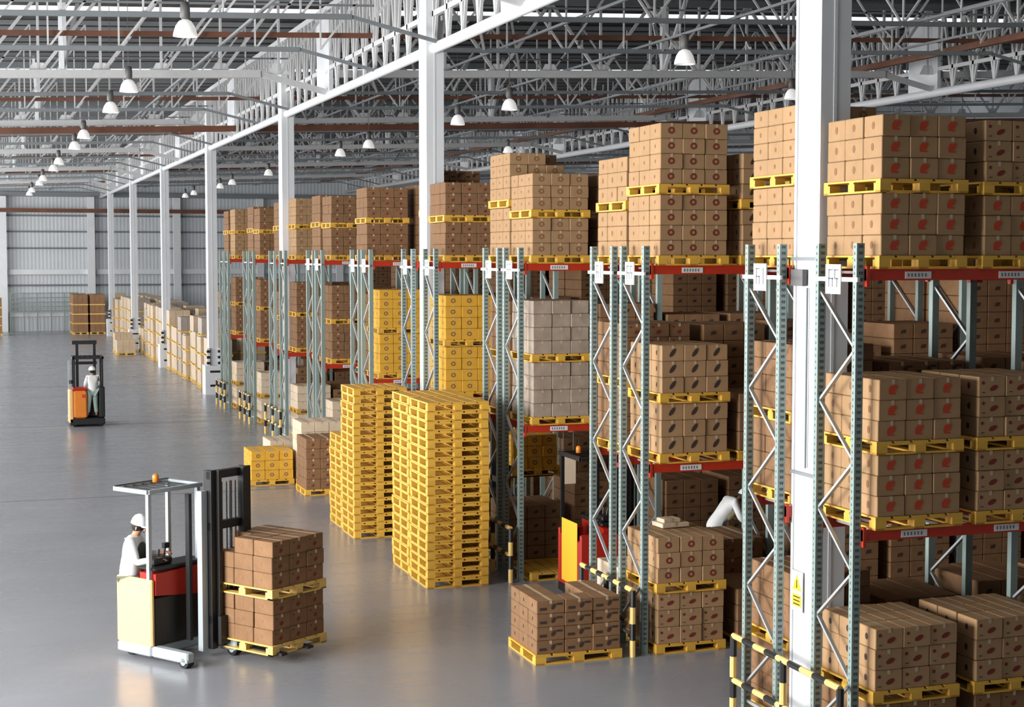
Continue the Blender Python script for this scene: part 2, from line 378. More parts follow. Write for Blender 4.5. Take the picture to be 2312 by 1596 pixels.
for i, (x, y, side, n) in enumerate(lp):
    o = lamp if i == 0 else copy_tree(lamp)
    o.location = (x, y, 10.28 if x < 20 else 11.0)
    o.scale = (.8, .8, .8)
    for ch in o.children:
        if ch.name.startswith('cord'): ch.scale = (1, 1, (roof_z(x) + .02 - o.location.z) / .8 / 3.3)
    sd = {'left': 'over the open floor', 'right': 'above the racks', 'far right': 'beyond the big column'}[side]
    o['label'] = 'white dome pendant lamp hanging %s, %s from the camera' % (sd, NUM[n])

# ------------------------------------------------------------------ pallets
PW, PD, PH = 1.15, 1.25, 0.15
def pallet_proto(mk):
    r = link('pallet', None)
    b = MB()
    for i in range(5): b.box(i * .238, i * .238 + .198, 0, PD, PH - .022, PH)
    b.box(0, PW, 0, .1, PH - .044, PH - .022).box(0, PW, PD / 2 - .05, PD / 2 + .05, PH - .044, PH - .022).box(0, PW, PD - .1, PD, PH - .044, PH - .022)
    b.build('top_deck', mk, r)
    bl = None
    for i in range(3):
        for j in range(3):
            x = (0, PW / 2 - .07, PW - .14)[i]; y = (0, PD / 2 - .07, PD - .14)[j]
            if bl is None: bl = MB().box(0, .14, 0, .14, .022, PH - .044).mesh('block', mk)
            link('block', bl, r, (x, y, 0))
    b = MB()
    for x in (0, PW / 2 - .06, PW - .12): b.box(x, x + .12, 0, PD, 0, .022)
    b.box(0, PW, 0, .1, 0, .0221).box(0, PW, PD - .1, PD, 0, .0221)
    b.build('bottom_board', mk, r)
    return r
PAL = {}
def pallet(x, y, z, rz, label, group, mk='pallet', sx=1.0, sz=1.0):
    if mk not in PAL: PAL[mk] = pallet_proto(mk); o = PAL[mk]
    else: o = copy_tree(PAL[mk])
    o.location = (x, y, z); o.rotation_euler = (0, 0, rz); o.scale = (sx, 1, sz)
    tag(o, label, 'pallet', group)
    return o
# ------------------------------------------------------------------ cartons
def marks(b, w_, d, h, st):
    e = .003
    def F(pts, mi): b.poly([(x, -e, z) for x, z in pts], mi)              # on the front face
    def L(pts, mi): b.poly([(-e, y, z) for y, z in reversed(pts)], mi)    # on the left face
    def rect(x0, x1, z0, z1): return [(x0, z0), (x1, z0), (x1, z1), (x0, z1)]
    def ell(cx, cz, a, c, t, n=10): return [(cx + a * cos(k * 2 * pi / n) * cos(t) - c * sin(k * 2 * pi / n) * sin(t), cz + a * cos(k * 2 * pi / n) * sin(t) + c * sin(k * 2 * pi / n) * cos(t)) for k in range(n)]
    b.poly([(w_ / 2 - .03, 0, h + e), (w_ / 2 + .03, 0, h + e), (w_ / 2 + .03, d, h + e), (w_ / 2 - .03, d, h + e)], 2)
    F(rect(w_ / 2 - .02, w_ / 2 + .02, h - .05, h), 2)
    cx, cz = w_ * .48, h * .52
    if st == 'red':
        F(ell(cx - .02, cz + .0, .052, .03, 1.2), 1); F(ell(cx + .025, cz + .012, .05, .026, 1.0), 1)
        F([(cx - .05, cz - .055), (cx + .04, cz - .06), (cx + .045, cz - .04), (cx - .045, cz - .035)], 1)
        L(ell(d * .5, cz, .03, .045, 0), 3)
    elif st == 'dots':
        F(ell(cx + .03, cz - .02, .06, .03, .4), 1); F(ell(w_ * .16, h * .7, .022, .022, 0, 8), 1)
        F(rect(w_ * .12, w_ * .24, h * .2, h * .24), 3)
        L(ell(d * .5, cz, .03, .04, 0), 3)
    elif st == 'leaf':
        F(ell(cx, cz, .075, .032, .9), 3); F(ell(cx + .03, cz + .05, .03, .012, .3), 3)
        L(ell(d * .5, cz, .02, .04, 0), 3)
    elif st == 'ring':
        o1 = ell(cx, cz, .055, .05, 0, 12); i1 = ell(cx, cz, .028, .025, 0, 12)
        for k in range(12): F([o1[k], o1[(k + 1) % 12], i1[(k + 1) % 12], i1[k]], 1)
        L(ell(d * .5, cz, .022, .03, 0), 3)
    elif st == 'mixed':
        F(ell(cx + .05, cz, .05, .03, 1.0), 3); F(rect(w_ * .1, w_ * .35, cz - .05, cz - .01), 3); F(rect(w_ * .7, w_ * .92, cz + .02, cz + .05), 3)
        L(ell(d * .5, cz, .02, .03, 0), 3)
    elif st == 'small':
        F(ell(cx, cz - .03, .04, .03, .6, 8), 1); F(ell(w_ * .2, cz + .05, .02, .015, 0, 6), 1); F(rect(w_ * .6, w_ * .9, h * .75, h * .8), 3)
        L(ell(d * .6, cz, .03, .025, .5, 8), 3); L(rect(d * .1, d * .3, h * .7, h * .74), 3)
STY = {'red': ('card', 'red', 'tape', 'mid', 'red-marked tan'), 'dots': ('card', 'dred', 'tape', 'dark', 'brown carton with dark dots'),
       'leaf': ('card', 'dark', 'tape', 'dark', 'black-marked brown'), 'ring': ('card', 'mid', 'tape', 'mid', 'ring-marked tan'),
       'rring': ('card', 'dred', 'tape', 'mid', 'brown ring-marked'), 'mixed': ('cardd', 'dark', 'tape', 'dark', 'dull brown dark-printed'),
       'small': ('cardd', 'dred', 'tape', 'mid', 'small-printed brown'), 'grey': ('cardg', 'mid', 'tape', 'mid', 'greyish film-wrapped'),
       'yellow': ('cardy', 'mid', 'tape', 'mid', 'yellow'), 'plain': ('cardw', 'mid', 'tape', 'mid', 'plain cream')}
STY['dots'] = STY['dots'][:4] + ('dark-dotted brown',)
def carton_mb(w_, d, h, st):
    b = MB().cbox(0, w_, 0, d, 0, h, .008)
    marks(b, w_, d, h, {'rring': 'ring', 'grey': 'none', 'yellow': 'ring', 'plain': 'none'}.get(st, st))
    return b
CM = {}
def carton_mesh(w_, d, h, st):
    k = (round(w_, 3), round(d, 3), round(h, 3), st)
    if k not in CM:
        b = carton_mb(w_, d, h, st); CM[k] = (b.mesh('carton', STY[st][:4]), b)
    return CM[k]
BOX = []    # every carton: (score, mesh key data, matrix, label, group, visible)
def load(x, y, z, st, nl, h, desc, where, nx=3, ny=3, rz=0, missing=(), w_=None, d_=None, pal=True, mk='pallet', palsx=1.0, st2=None, deep=False, topseen=False):
    """pallet with a stack of cartons; x,y = front left corner; returns the top"""
    if pal: pallet(x, y, z, rz, 'yellow pallet under the ' + desc, 'pallets under loads', mk, palsx)
    W, D = PW * palsx - .05, PD - .06
    w_ = w_ or W / nx; d_ = d_ or D / ny
    R = Matrix.Rotation(rz, 4, 'Z')
    zz = z + PH
    for l in range(nl):
        for i in range(nx):
            for j in range(ny):
                if (i, j, l) in missing: continue
                top = l == nl - 1
                edge = i in (0, nx - 1) or j in (0, ny - 1)
                if not edge and not top: continue
                jx, jy = random.uniform(-.004, .004), random.uniform(-.008, .008)
                if j == 0: jy = random.uniform(-.02, .006)
                p = Matrix.Translation((x, y, 0)) @ R @ Matrix.Translation((.025 + i * w_ + jx + .003, .03 + j * d_ + jy, zz + l * h))
                seen = (j == 0) or (i == 0) or (topseen and top) or any((a == i and b_ >= j and c == l) or (a == i and b_ == j and c == l + 1) for a, b_, c in missing)
                row = {0: 'bottom', nl - 1: 'top'}.get(l, 'middle' if nl == 3 else NUM[l])
                if j == 0: pos = 'front ' + (['left', 'middle', 'right'][i] if nx == 3 else NUM[i])
                elif i == 0: pos = 'left side ' + (['', 'middle', 'back'][j] if ny == 3 else NUM[j])
                else: pos = 'inner %s behind' % NUM[i * ny + j]
                dist = (p.translation - Vector((0, 0, CAMZ))).length
                vis = seen
                BOX.append([w_ * h / dist ** 2 * (1 if j == 0 else .55), (w_ - .006, d_ - .008, h - .004, st), p,
                            '%s carton, %s row %s, %s' % (STY[st][4], row, pos, desc), where, vis])
    return zz + nl * h
def two(x, y, z, st, n1, h1, n2, h2, desc, st2=None, **kw):
    k1 = dict(kw); k2 = dict(kw)
    m = k1.pop('missing', {}); k2.pop('missing', None)
    t = load(x, y, z, st, n1, h1, 'lower load, ' + desc, 'cartons, ' + desc, missing=m.get(1, ()), **{k: v for k, v in k1.items() if k != 'topseen'})
    return load(x, y, t + .005, st2 or st, n2, h2, 'upper load, ' + desc, 'cartons, ' + desc, missing=m.get(2, ()), **k2)

# ------------------------------------------------------------------ racks
FR = [15.75, 21.75, 27.45, 33.05, 38.95, 44.75, 50.42, 56.45, 62.3]
FD = .93
rear_y = lambda k: FR[k] + ({0: 1.8, 3: 1.86, 6: 1.9}.get(k, 1.24))
ZB = (2.88, 5.84)
XU = [9.42, 12.17, 14.92, 17.67]
post_cache = {}
def rack(k, rear):
    y0 = rear_y(k) if rear else FR[k]
    idx = 2 * k + (1 if rear else 0)
    r = thing('pallet_rack', (0, y0, 0), 'green and red pallet rack, %s rack row counted from the camera' % ('nearest' if idx == 0 else NUM[idx]), 'rack', 'pallet racks')
    near = k < 4
    top = 6.13
    for xi, x in enumerate(XU if k < 3 else XU[:2]):
        fr = MB()
        for z in (.2, 5.72): fr.bar((x + .05, .08, z), (x + .05, FD - .08, z), .035, .04)
        seq = [.45 + .64 * i for i in range(9)]
        for i in range(8):
            ya, yb = (.07, FD - .07) if i % 2 else (FD - .07, .07)
            if seq[i + 1] < 5.7: fr.bar((x + .05, ya, seq[i]), (x + .05, yb, seq[i + 1]), .03, .045, up=(1, 0, 0))
        f = fr.build('brace', 'brace', r)
        for yy in (0, FD - .08):
            key = (near and xi == 0)
            if key not in post_cache:
                b = MB()
                b.box(0, .1, 0, .012, 0, top).box(0, .012, .012, .08, 0, top).box(.088, .1, .012, .08, 0, top).box(.012, .03, .068, .08, 0, top).box(.07, .088, .068, .08, 0, top)
                b.box(-.02, .12, -.02, .1, 0, .012)
                if key:
                    z = .15
                    while z < top - .05:
                        b.add([(.03, -.002, z), (.045, -.002, z), (.05, -.002, z + .035), (.025, -.002, z + .035)], [(0, 1, 2, 3)], 1)
                        b.add([(.055, -.002, z), (.075, -.002, z), (.08, -.002, z + .035), (.05, -.002, z + .035)], [(0, 1, 2, 3)], 1)
                        b.add([(-.002, .035, z), (-.002, .055, z), (-.002, .05, z + .03), (-.002, .04, z + .03)], [(3, 2, 1, 0)], 1)
                        z += .075
                post_cache[key] = b.mesh('post', ['green', 'hole'])
            link('post', post_cache[key], r, (x, yy, 0))
    nb = 3 if k < 3 else 1
    for z in ZB:
        for bi in range(nb):
            x0, x1 = XU[bi] + .1, XU[bi + 1]
            for yy, fr_ in ((-.045, True), (FD - .01, False)):
                b = MB().box(x0, x1, yy, yy + .05, z - .13, z).box(x0 - .0, x0 + .04, yy - .008, yy + .058, z - .2, z + .03).box(x1 - .04, x1, yy - .008, yy + .058, z - .2, z + .03)
                be = b.build('beam', 'beam', r)
                if fr_ and k < 6:
                    for lx in ((.5,), (.5, 1.75))[k < 2]:
                        lb = MB().box(x0 + lx, x0 + lx + .34, yy - .006, yy, z - .11, z - .03, 0)
                        for q in range(6): lb.box(x0 + lx + .03 + q * .045, x0 + lx + .05 + q * .045, yy - .0075, yy - .006, z - .09, z - .05, 1)
                        lb.build('shelf_label', ['label', 'ink'], be)
        # support bars under the pallets
        b = MB()
        for q in range(8):
            x = XU[0] + .3 + q * .33
            b.box(x, x + .03, .03, FD - .03, z - .06, z - .03)
        b.build('crossbar', 'brace', r)
    # hanging row sign on the end frame
    if k < 6:
        s = MB().box(9.38, 9.395, .28, .62, 5.55, 5.89, 0)
        e = 9.378
        def bar_(y, z0, z1): s.box(e, 9.38, y, y + .022, z0, z1, 1)
        n1, n2 = divmod(51 + idx, 10)
        bar_(.53, 5.63, 5.83); s.box(e, 9.38, .45, .552, 5.82, 5.835, 1); s.box(e, 9.38, .45, .552, 5.72, 5.735, 1); bar_(.45, 5.63, 5.735)
        if rear: s.box(e, 9.38, .35, .372, 5.63, 5.835, 1)
        else:
            bar_(.35, 5.63, 5.73); s.box(e, 9.38, .33, .42, 5.82, 5.835, 1); s.box(e, 9.38, .33, .42, 5.72, 5.735, 1); bar_(.40, 5.73, 5.83)
        s.build('row_sign', ['label', 'ink'], r)
        MB().bar((9.41, -.06, 5.72), (9.41, FD + .03, 5.72), .03, .05).build('sign_rail', 'white', r)
    return r
for k in range(9):
    rack(k, False); rack(k, True)
B1, B2 = ZB[0], ZB[1]
X0, X1 = 9.63, 10.96
def rn(k, rear): return '%s rack' % NUM[2 * k + (1 if rear else 0)]
# nearest double row
two(X0, 15.62, 0, 'small', 3, .24, 3, .24, 'floor level left, ' + rn(0, 0), 'dots', topseen=True)
two(X1 + .02, 15.62, 0, 'small', 3, .24, 3, .245, 'floor level right, ' + rn(0, 0), 'dots', topseen=True)
two(X0, 15.62, B1, 'red', 3, .235, 3, .235, 'mid level left, ' + rn(0, 0))
two(X1, 15.62, B1, 'dots', 3, .235, 3, .235, 'mid level right, ' + rn(0, 0))
two(X0, 15.62, B2, 'red', 3, .235, 3, .24, 'top level left, ' + rn(0, 0), missing={})
two(X1 + .03, 15.62, B2, 'red', 3, .23, 3, .235, 'top level right, ' + rn(0, 0), 'dots')
yr = rear_y(0) - .02
for z, st, n in ((0, 'small', 4), (B1, 'plain', 4), (B2, 'plain', 4)):
    two(X0, yr, z, 'small' if z != B2 else 'ring', 4, .215, 4, .21, ['floor level left, ', 'mid level left, ', 'top level left, '][(0, B1, B2).index(z)] + rn(0, 1))
two(X1, yr, B1, 'mixed', 4, .215, 3, .2, 'mid level right, ' + rn(0, 1))
# second double row
two(X0, 21.68, 0, 'dots', 3, .255, 3, .23, 'floor level left, ' + rn(1, 0), 'rring', topseen=True)
two(X0 + .04, 21.68, B1, 'leaf', 3, .25, 3, .24, 'mid level left, ' + rn(1, 0))
two(X0, 21.68, B2, 'rring', 4, .225, 4, .225, 'top level left, ' + rn(1, 0), 'rring')
two(X1 + .02, 21.68, B2, 'leaf', 3, .23, 3, .23, 'top level right, ' + rn(1, 0))
yr = rear_y(1) - .04
load(X0, yr, 0, 'plain', 4, .22, 'floor level left, ' + rn(1, 1), 'cartons on the floor of the fourth rack')
load(X1, yr, 0, 'small', 4, .32, 'floor level right, ' + rn(1, 1), 'cartons on the floor of the fourth rack', topseen=True)
two(X0, yr, B1, 'small', 4, .22, 4, .215, 'mid level left, ' + rn(1, 1))
two(X0, yr, B2, 'red', 3, .23, 3, .23, 'top level left, ' + rn(1, 1), 'red')
# third
two(X0 + .02, 27.36, B1, 'grey', 4, .25, 4, .245, 'mid level left, ' + rn(2, 0))
two(X0, 27.36, B2, 'ring', 3, .225, 3, .22, 'top level left, ' + rn(2, 0))
pallet(X0 + .02, 27.38, 0, 0, 'empty yellow pallet on the floor under the third double rack', 'loose floor pallets')
yr = rear_y(2) - .04
two(X0, yr, B1, 'small', 4, .245, 4, .24, 'mid level left, ' + rn(2, 1))
two(X0, yr, B2, 'ring', 4, .225, 4, .22, 'top level left, ' + rn(2, 1), missing={2: {(2, 0, 3)}})
load(X1, yr, B2, 'ring', 4, .225, 'top level right, ' + rn(2, 1), 'cartons on the top beam of the sixth rack')
# fourth double row
two(X0, 32.98, 0, 'plain', 4, .22, 3, .24, 'floor level left, ' + rn(3, 0))
two(X0, 32.98, B1, 'yellow', 4, .245, 4, .24, 'mid level left, ' + rn(3, 0))
two(X0, 32.98, B2, 'small', 3, .235, 3, .235, 'top level left, ' + rn(3, 0), 'small')
yr = rear_y(3) - .02
two(X0 + .3, yr, B2, 'mixed', 4, .22, 4, .22, 'top level left, ' + rn(3, 1), 'mixed')
# farther rows
for k in range(4, 9):
    yf, yr = FR[k] - .07, rear_y(k) - .04
    dx = (0, .05, .14, .02, .06)[k - 4]
    st = ['yellow', 'small', 'plain', 'small', 'grey'][k - 4]
    h = (.26, .255, .275, .25, .27)[k - 4]
    two(X0 + dx, yf, 0, 'plain', 3, .25, 3, .25, 'floor level left, ' + rn(k, 0))
    two(X0 + dx, yf, B1, 'yellow' if k == 4 else 'small', 4, .245, 4, .24, 'mid level left, ' + rn(k, 0))
    if k != 4: two(X0 + dx, yf, B2, 'small' if k % 2 else 'ring', 3, h, 3, h, 'top level left, ' + rn(k, 0))
    two(X0, yr, B2, 'small', 3, .27, 3, .26, 'top level left, ' + rn(k, 1))
    if k > 4: two(X0, yr, B1, 'small', 3, .27, 3, .26, 'mid level left, ' + rn(k, 1))
# deeper bays of every rack, closed carton blocks added to block light and view
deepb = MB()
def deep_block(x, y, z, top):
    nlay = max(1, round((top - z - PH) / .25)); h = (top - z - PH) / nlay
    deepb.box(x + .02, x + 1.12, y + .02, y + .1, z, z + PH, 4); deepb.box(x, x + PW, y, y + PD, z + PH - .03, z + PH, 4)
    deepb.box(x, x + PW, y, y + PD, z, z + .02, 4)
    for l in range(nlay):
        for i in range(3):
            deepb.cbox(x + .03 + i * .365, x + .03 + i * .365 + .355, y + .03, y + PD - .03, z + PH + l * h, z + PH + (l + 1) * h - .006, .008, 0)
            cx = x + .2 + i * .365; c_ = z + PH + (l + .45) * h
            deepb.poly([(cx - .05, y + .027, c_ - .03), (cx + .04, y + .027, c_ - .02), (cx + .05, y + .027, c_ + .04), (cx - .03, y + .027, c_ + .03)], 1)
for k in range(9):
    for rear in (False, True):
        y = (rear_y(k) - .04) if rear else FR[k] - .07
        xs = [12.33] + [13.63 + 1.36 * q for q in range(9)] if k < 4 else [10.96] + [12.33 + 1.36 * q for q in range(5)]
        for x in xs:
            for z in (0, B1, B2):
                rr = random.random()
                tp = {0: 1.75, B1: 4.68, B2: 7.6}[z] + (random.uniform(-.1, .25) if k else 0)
                if x > 14: tp = {0: 2.7, B1: 5.6, B2: 7.2}[z]  # unseen blocks made taller to shut the gaps against light
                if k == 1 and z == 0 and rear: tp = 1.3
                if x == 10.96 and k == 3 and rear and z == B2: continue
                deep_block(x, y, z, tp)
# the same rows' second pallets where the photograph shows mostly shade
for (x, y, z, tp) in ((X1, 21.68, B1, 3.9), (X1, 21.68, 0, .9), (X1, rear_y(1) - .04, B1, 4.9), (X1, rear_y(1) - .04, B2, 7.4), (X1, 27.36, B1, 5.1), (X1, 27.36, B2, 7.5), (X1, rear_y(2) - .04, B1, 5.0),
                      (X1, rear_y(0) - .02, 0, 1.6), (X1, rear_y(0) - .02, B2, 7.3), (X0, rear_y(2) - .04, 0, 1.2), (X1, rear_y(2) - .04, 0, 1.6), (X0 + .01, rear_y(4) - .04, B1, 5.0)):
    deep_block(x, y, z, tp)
# floor items in front of the racks
load(7.7, 21.67, 0, 'mixed', 4, .20, 'floor pallet in front of third rack', 'cartons on the open floor pallet', palsx=1.19, missing={(1, 1, 3), (1, 2, 3)}, topseen=True)
load(7.77, 39.0, 0, 'small', 5, .255, 'tall floor pallet behind pallet stacks', 'cartons on the tall floor pallet', topseen=True)
load(7.95, 40.5, 0, 'plain', 6, .255, 'pale pallet behind the tall one', 'cartons on far floor pallets', topseen=True)
load(6.75, 41.1, 0, 'yellow', 3, .25, 'low pallet left of tall one', 'yellow cartons on the low pallet', topseen=True)
load(7.55, 42.8, 0, 'plain', 3, .27, 'pale pallet behind yellow cartons', 'cartons on far floor pallets', topseen=True)
load(8.6, 37.3, 0, 'plain', 5, .36, 'pale pallet between stacks and racks', 'cartons on far floor pallets')
# the load on the reach truck
A35 = radians(35)
tz = two(4.06, 22.9, .13, 'small', 3, .225, 3, .235, 'carried by nearest reach truck', missing={2: {(0, 2, 2)}, 1: ()}, rz=A35, mk='palletl', topseen=True)
# yellow carton load and pale carton at the third double rack
load(10.36, 30.6, 1.48, 'yellow', 3, .23, 'raised on forks behind racks', 'yellow cartons on raised forks', w_=.32)

# turn the records into objects: the largest as things, the rest as one mass
seen = sorted([r for r in BOX if r[5]], key=lambda r: -r[0])
ind = seen[:292]; rest = seen[292:] + [r for r in BOX if not r[5]]
used = {}
for sc_, key, mtx, lab, grp, v in ind:
    me, _ = carton_mesh(*key)
    o = link('carton', me); o.matrix_world = mtx
    if lab in used: lab = lab + ', again'
    used[lab] = 1
    lab = ' '.join(lab.split())
    tag(o, lab, 'carton', grp)
slots = ['card', 'cardd', 'cardg', 'cardy', 'cardw', 'red', 'dred', 'dark', 'mid', 'tape', 'pallet']
mass = MB()
for sc_, key, mtx, lab, grp, v in rest:
    _, b = carton_mesh(*key); names = STY[key[3]][:4]
    n = len(mass.v); mass.v += [tuple(mtx @ Vector(q)) for q in b.v]; mass.f += [tuple(i + n for i in f) for f in b.f]; mass.m += [slots.index(names[i]) for i in b.m]
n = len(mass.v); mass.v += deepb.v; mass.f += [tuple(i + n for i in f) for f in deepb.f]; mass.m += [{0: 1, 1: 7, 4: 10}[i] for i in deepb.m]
o = mass.build('stacked_cartons', slots)
tag(o, 'remaining brown cartons along the racks, with carton blocks added deep inside to block light', 'cartons', kind='stuff')

# ------------------------------------------------------------------ stacks of empty pallets
def stack(x, y, n, desc, group):
    for i in range(n):
        pallet(x + random.uniform(-.012, .012), y + random.uniform(-.012, .012), i * .168, 0, 'empty yellow pallet, %s from the floor in the %s' % (NUM[i], desc), group, 'pallet', 1.0, 1.1)
stack(7.66, 27.34, 20, 'nearest tall pallet stack', 'empty pallets in the nearest tall stack')
stack(7.68, 28.72, 20, 'tall stack right behind the nearest one', 'empty pallets in the tall stack behind the nearest')
stack(7.56, 32.7, 19, 'second tall stack, left of the nearest', 'empty pallets in the second tall stack')
stack(7.6, 34.1, 12, 'low stack behind the second tall one', 'empty pallets in the low stack')

# ------------------------------------------------------------------ striped guards at the rack ends
def guard(y0, y1, desc, h=1.0):
    g = thing('rack_guard', (9.25, y0, 0), 'yellow and black striped rack end guard ' + desc, 'guard', 'striped guards at the rack ends')
    def striped(p, q, n, name, r=.04):
        b = MB(); p = Vector(p); q = Vector(q)
        for i in range(n): b.tube(p.lerp(q, i / n), p.lerp(q, (i + 1) / n), r, 8, i % 2)
        b.build(name, ['gyel', 'black'], g)
    for yy in (0, (y1 - y0) * .5, y1 - y0): striped((0, yy, 0), (0, yy, h), 4, 'post', .045)
    striped((0, 0, h), (0, y1 - y0, h), 9, 'rail'); striped((0, 0, .5), (0, y1 - y0, .5), 9, 'rail')
for k in range(9):
    guard(FR[k] - .05, rear_y(k) + FD - .1, 'of the %s double rack' % ('nearest' if k == 0 else NUM[k]), 1.0 if k else 1.08)

# ------------------------------------------------------------------ block stacked goods beyond the racks
wl_ = {}
def wrapped(x, y, top, m_, label, group):
    key = (m_, round(top, 1))
    if key not in wl_:
        r = link('wrapped_pallet_load', None); tp = round(top, 1)
        b = MB()
        b.box(0, PW, 0, PD, .12, .15).box(0, PW, 0, PD, 0, .02)
        for xx in (0, .5, 1.01):
            for yy in (0, .58, 1.16): b.box(xx, xx + .14, yy, yy + .14, .02, .12)
        b.build('pallet_base', 'palletl', r)
        n = max(1, round((tp - .15) / .75)); z = .15; hh = (tp - .15) / n
        for i in range(n):
            b = MB()
            for a in range(3):
                for c in range(3): b.cbox(.03 + a * .365, .03 + a * .365 + .36, .03 + c * .413, .03 + c * .413 + .408, z + .0, z + hh - (.1 if i < n - 1 else 0), .012)
            b.build('wrapped_cartons', m_, r)
            if i < n - 1: MB().box(0, PW, 0, PD, z + hh - .1, z + hh - .06).box(.0, PW, 0, .14, z + hh - .06, z + hh).box(0, PW, PD - .14, PD, z + hh - .06, z + hh).build('divider_pallet', 'palletl', r)
            z += hh
        wl_[key] = r; o = r
    else: o = copy_tree(wl_[key])
    o.location = (x, y, 0); tag(o, label, 'pallet load', group)
def short(n): return NUM[n] if n < len(NUM) else 'last'
tops = [2.3, 2.3, 3.1, 2.4, 3.1, 2.1, 2.1, 2.9]
n = 0; y = 70.9
while y < 124:
    tp = tops[n % 8] if y < 86 else random.choice([2.8, 3.1, 3.1])
    if not any(abs(y + .65 - c) < 1.15 for c in COLY):
        gx = 9.75 + random.uniform(-.1, .15)
        if 98 < y < 104: tp = 1.5
        wrapped(gx, y, tp, 'wrap' if n % 5 != 2 else 'wrap2', 'cream wrapped pallet load in the front floor row, %s beyond the racks' % short(n), 'wrapped loads in the front floor row')
        n += 1
    y += 1.34
n = 0; y = 72.0
while y < 124:
    wrapped(11.4 + random.uniform(-.1, .1), y, random.choice([2.8, 3.1]), 'wrap2' if n % 2 else 'wrap', 'wrapped pallet load in the second floor row, %s beyond the racks' % short(n), 'wrapped loads in the second floor row')
    n += 1; y += 2.4
for i in range(8): wrapped(13.4 + i * 1.3, 92 + (i % 2) * .2, 3.9, 'bcrate', 'tall brown carton block in the cross row before the far wall, %s from the left' % short(i), 'brown carton blocks in the cross row')
for i in range(5): wrapped(7.15 + (i % 2) * 1.25, 124.3 + (i // 2) * 1.4, 3.0, 'bcrate', 'brown carton block stacked on the floor near the far wall, %s of its cluster' % short(i), 'brown carton blocks near the far wall')
wrapped(.95, 124, 2.8, 'bcrate', 'brown carton block at the far left edge of the floor', 'brown carton blocks near the far wall')
wrapped(8.1, 97.5, .9, 'wrap', 'low cream carton load standing on the floor ahead of the far row', 'low loads on the far floor')
wrapped(8.2, 100.2, 1.2, 'wrap', 'second low cream carton load on the far floor', 'low loads on the far floor')

# ------------------------------------------------------------------ people
def skinmesh(name, chains, mat_, parent, sub=1):
    """chains: lists of (x,y,z,r); chains sharing a first point join there"""
    vs = []; es = []; rs = []; ix = {}
    for ch in chains:
        prev = None
        for (x, y, z, r) in ch:
            k = (round(x, 4), round(y, 4), round(z, 4))
            if k not in ix: ix[k] = len(vs); vs.append((x, y, z)); rs.append(r)
            if prev is not None: es.append((prev, ix[k]))
            prev = ix[k]
    me = bpy.data.meshes.new(name); me.from_pydata(vs, es, []); me.materials.append(M[mat_])
    o = link(name, me, parent)
    md = o.modifiers.new('skin', 'SKIN'); md.use_smooth_shade = True
    if not me.skin_vertices:
        bm_ = None
        import bmesh
        bm_ = bmesh.new(); bm_.from_mesh(me); bm_.verts.layers.skin.verify(); bm_.to_mesh(me); bm_.free()
    for i, sv in enumerate(me.skin_vertices[0].data):
        sv.radius = (rs[i], rs[i]); sv.use_root = (i == 0)
    sb = o.modifiers.new('sub', 'SUBSURF'); sb.levels = sub; sb.render_levels = sub
    return o
def lerp(a, b, t): return tuple(a[i] + (b[i] - a[i]) * t for i in range(3))
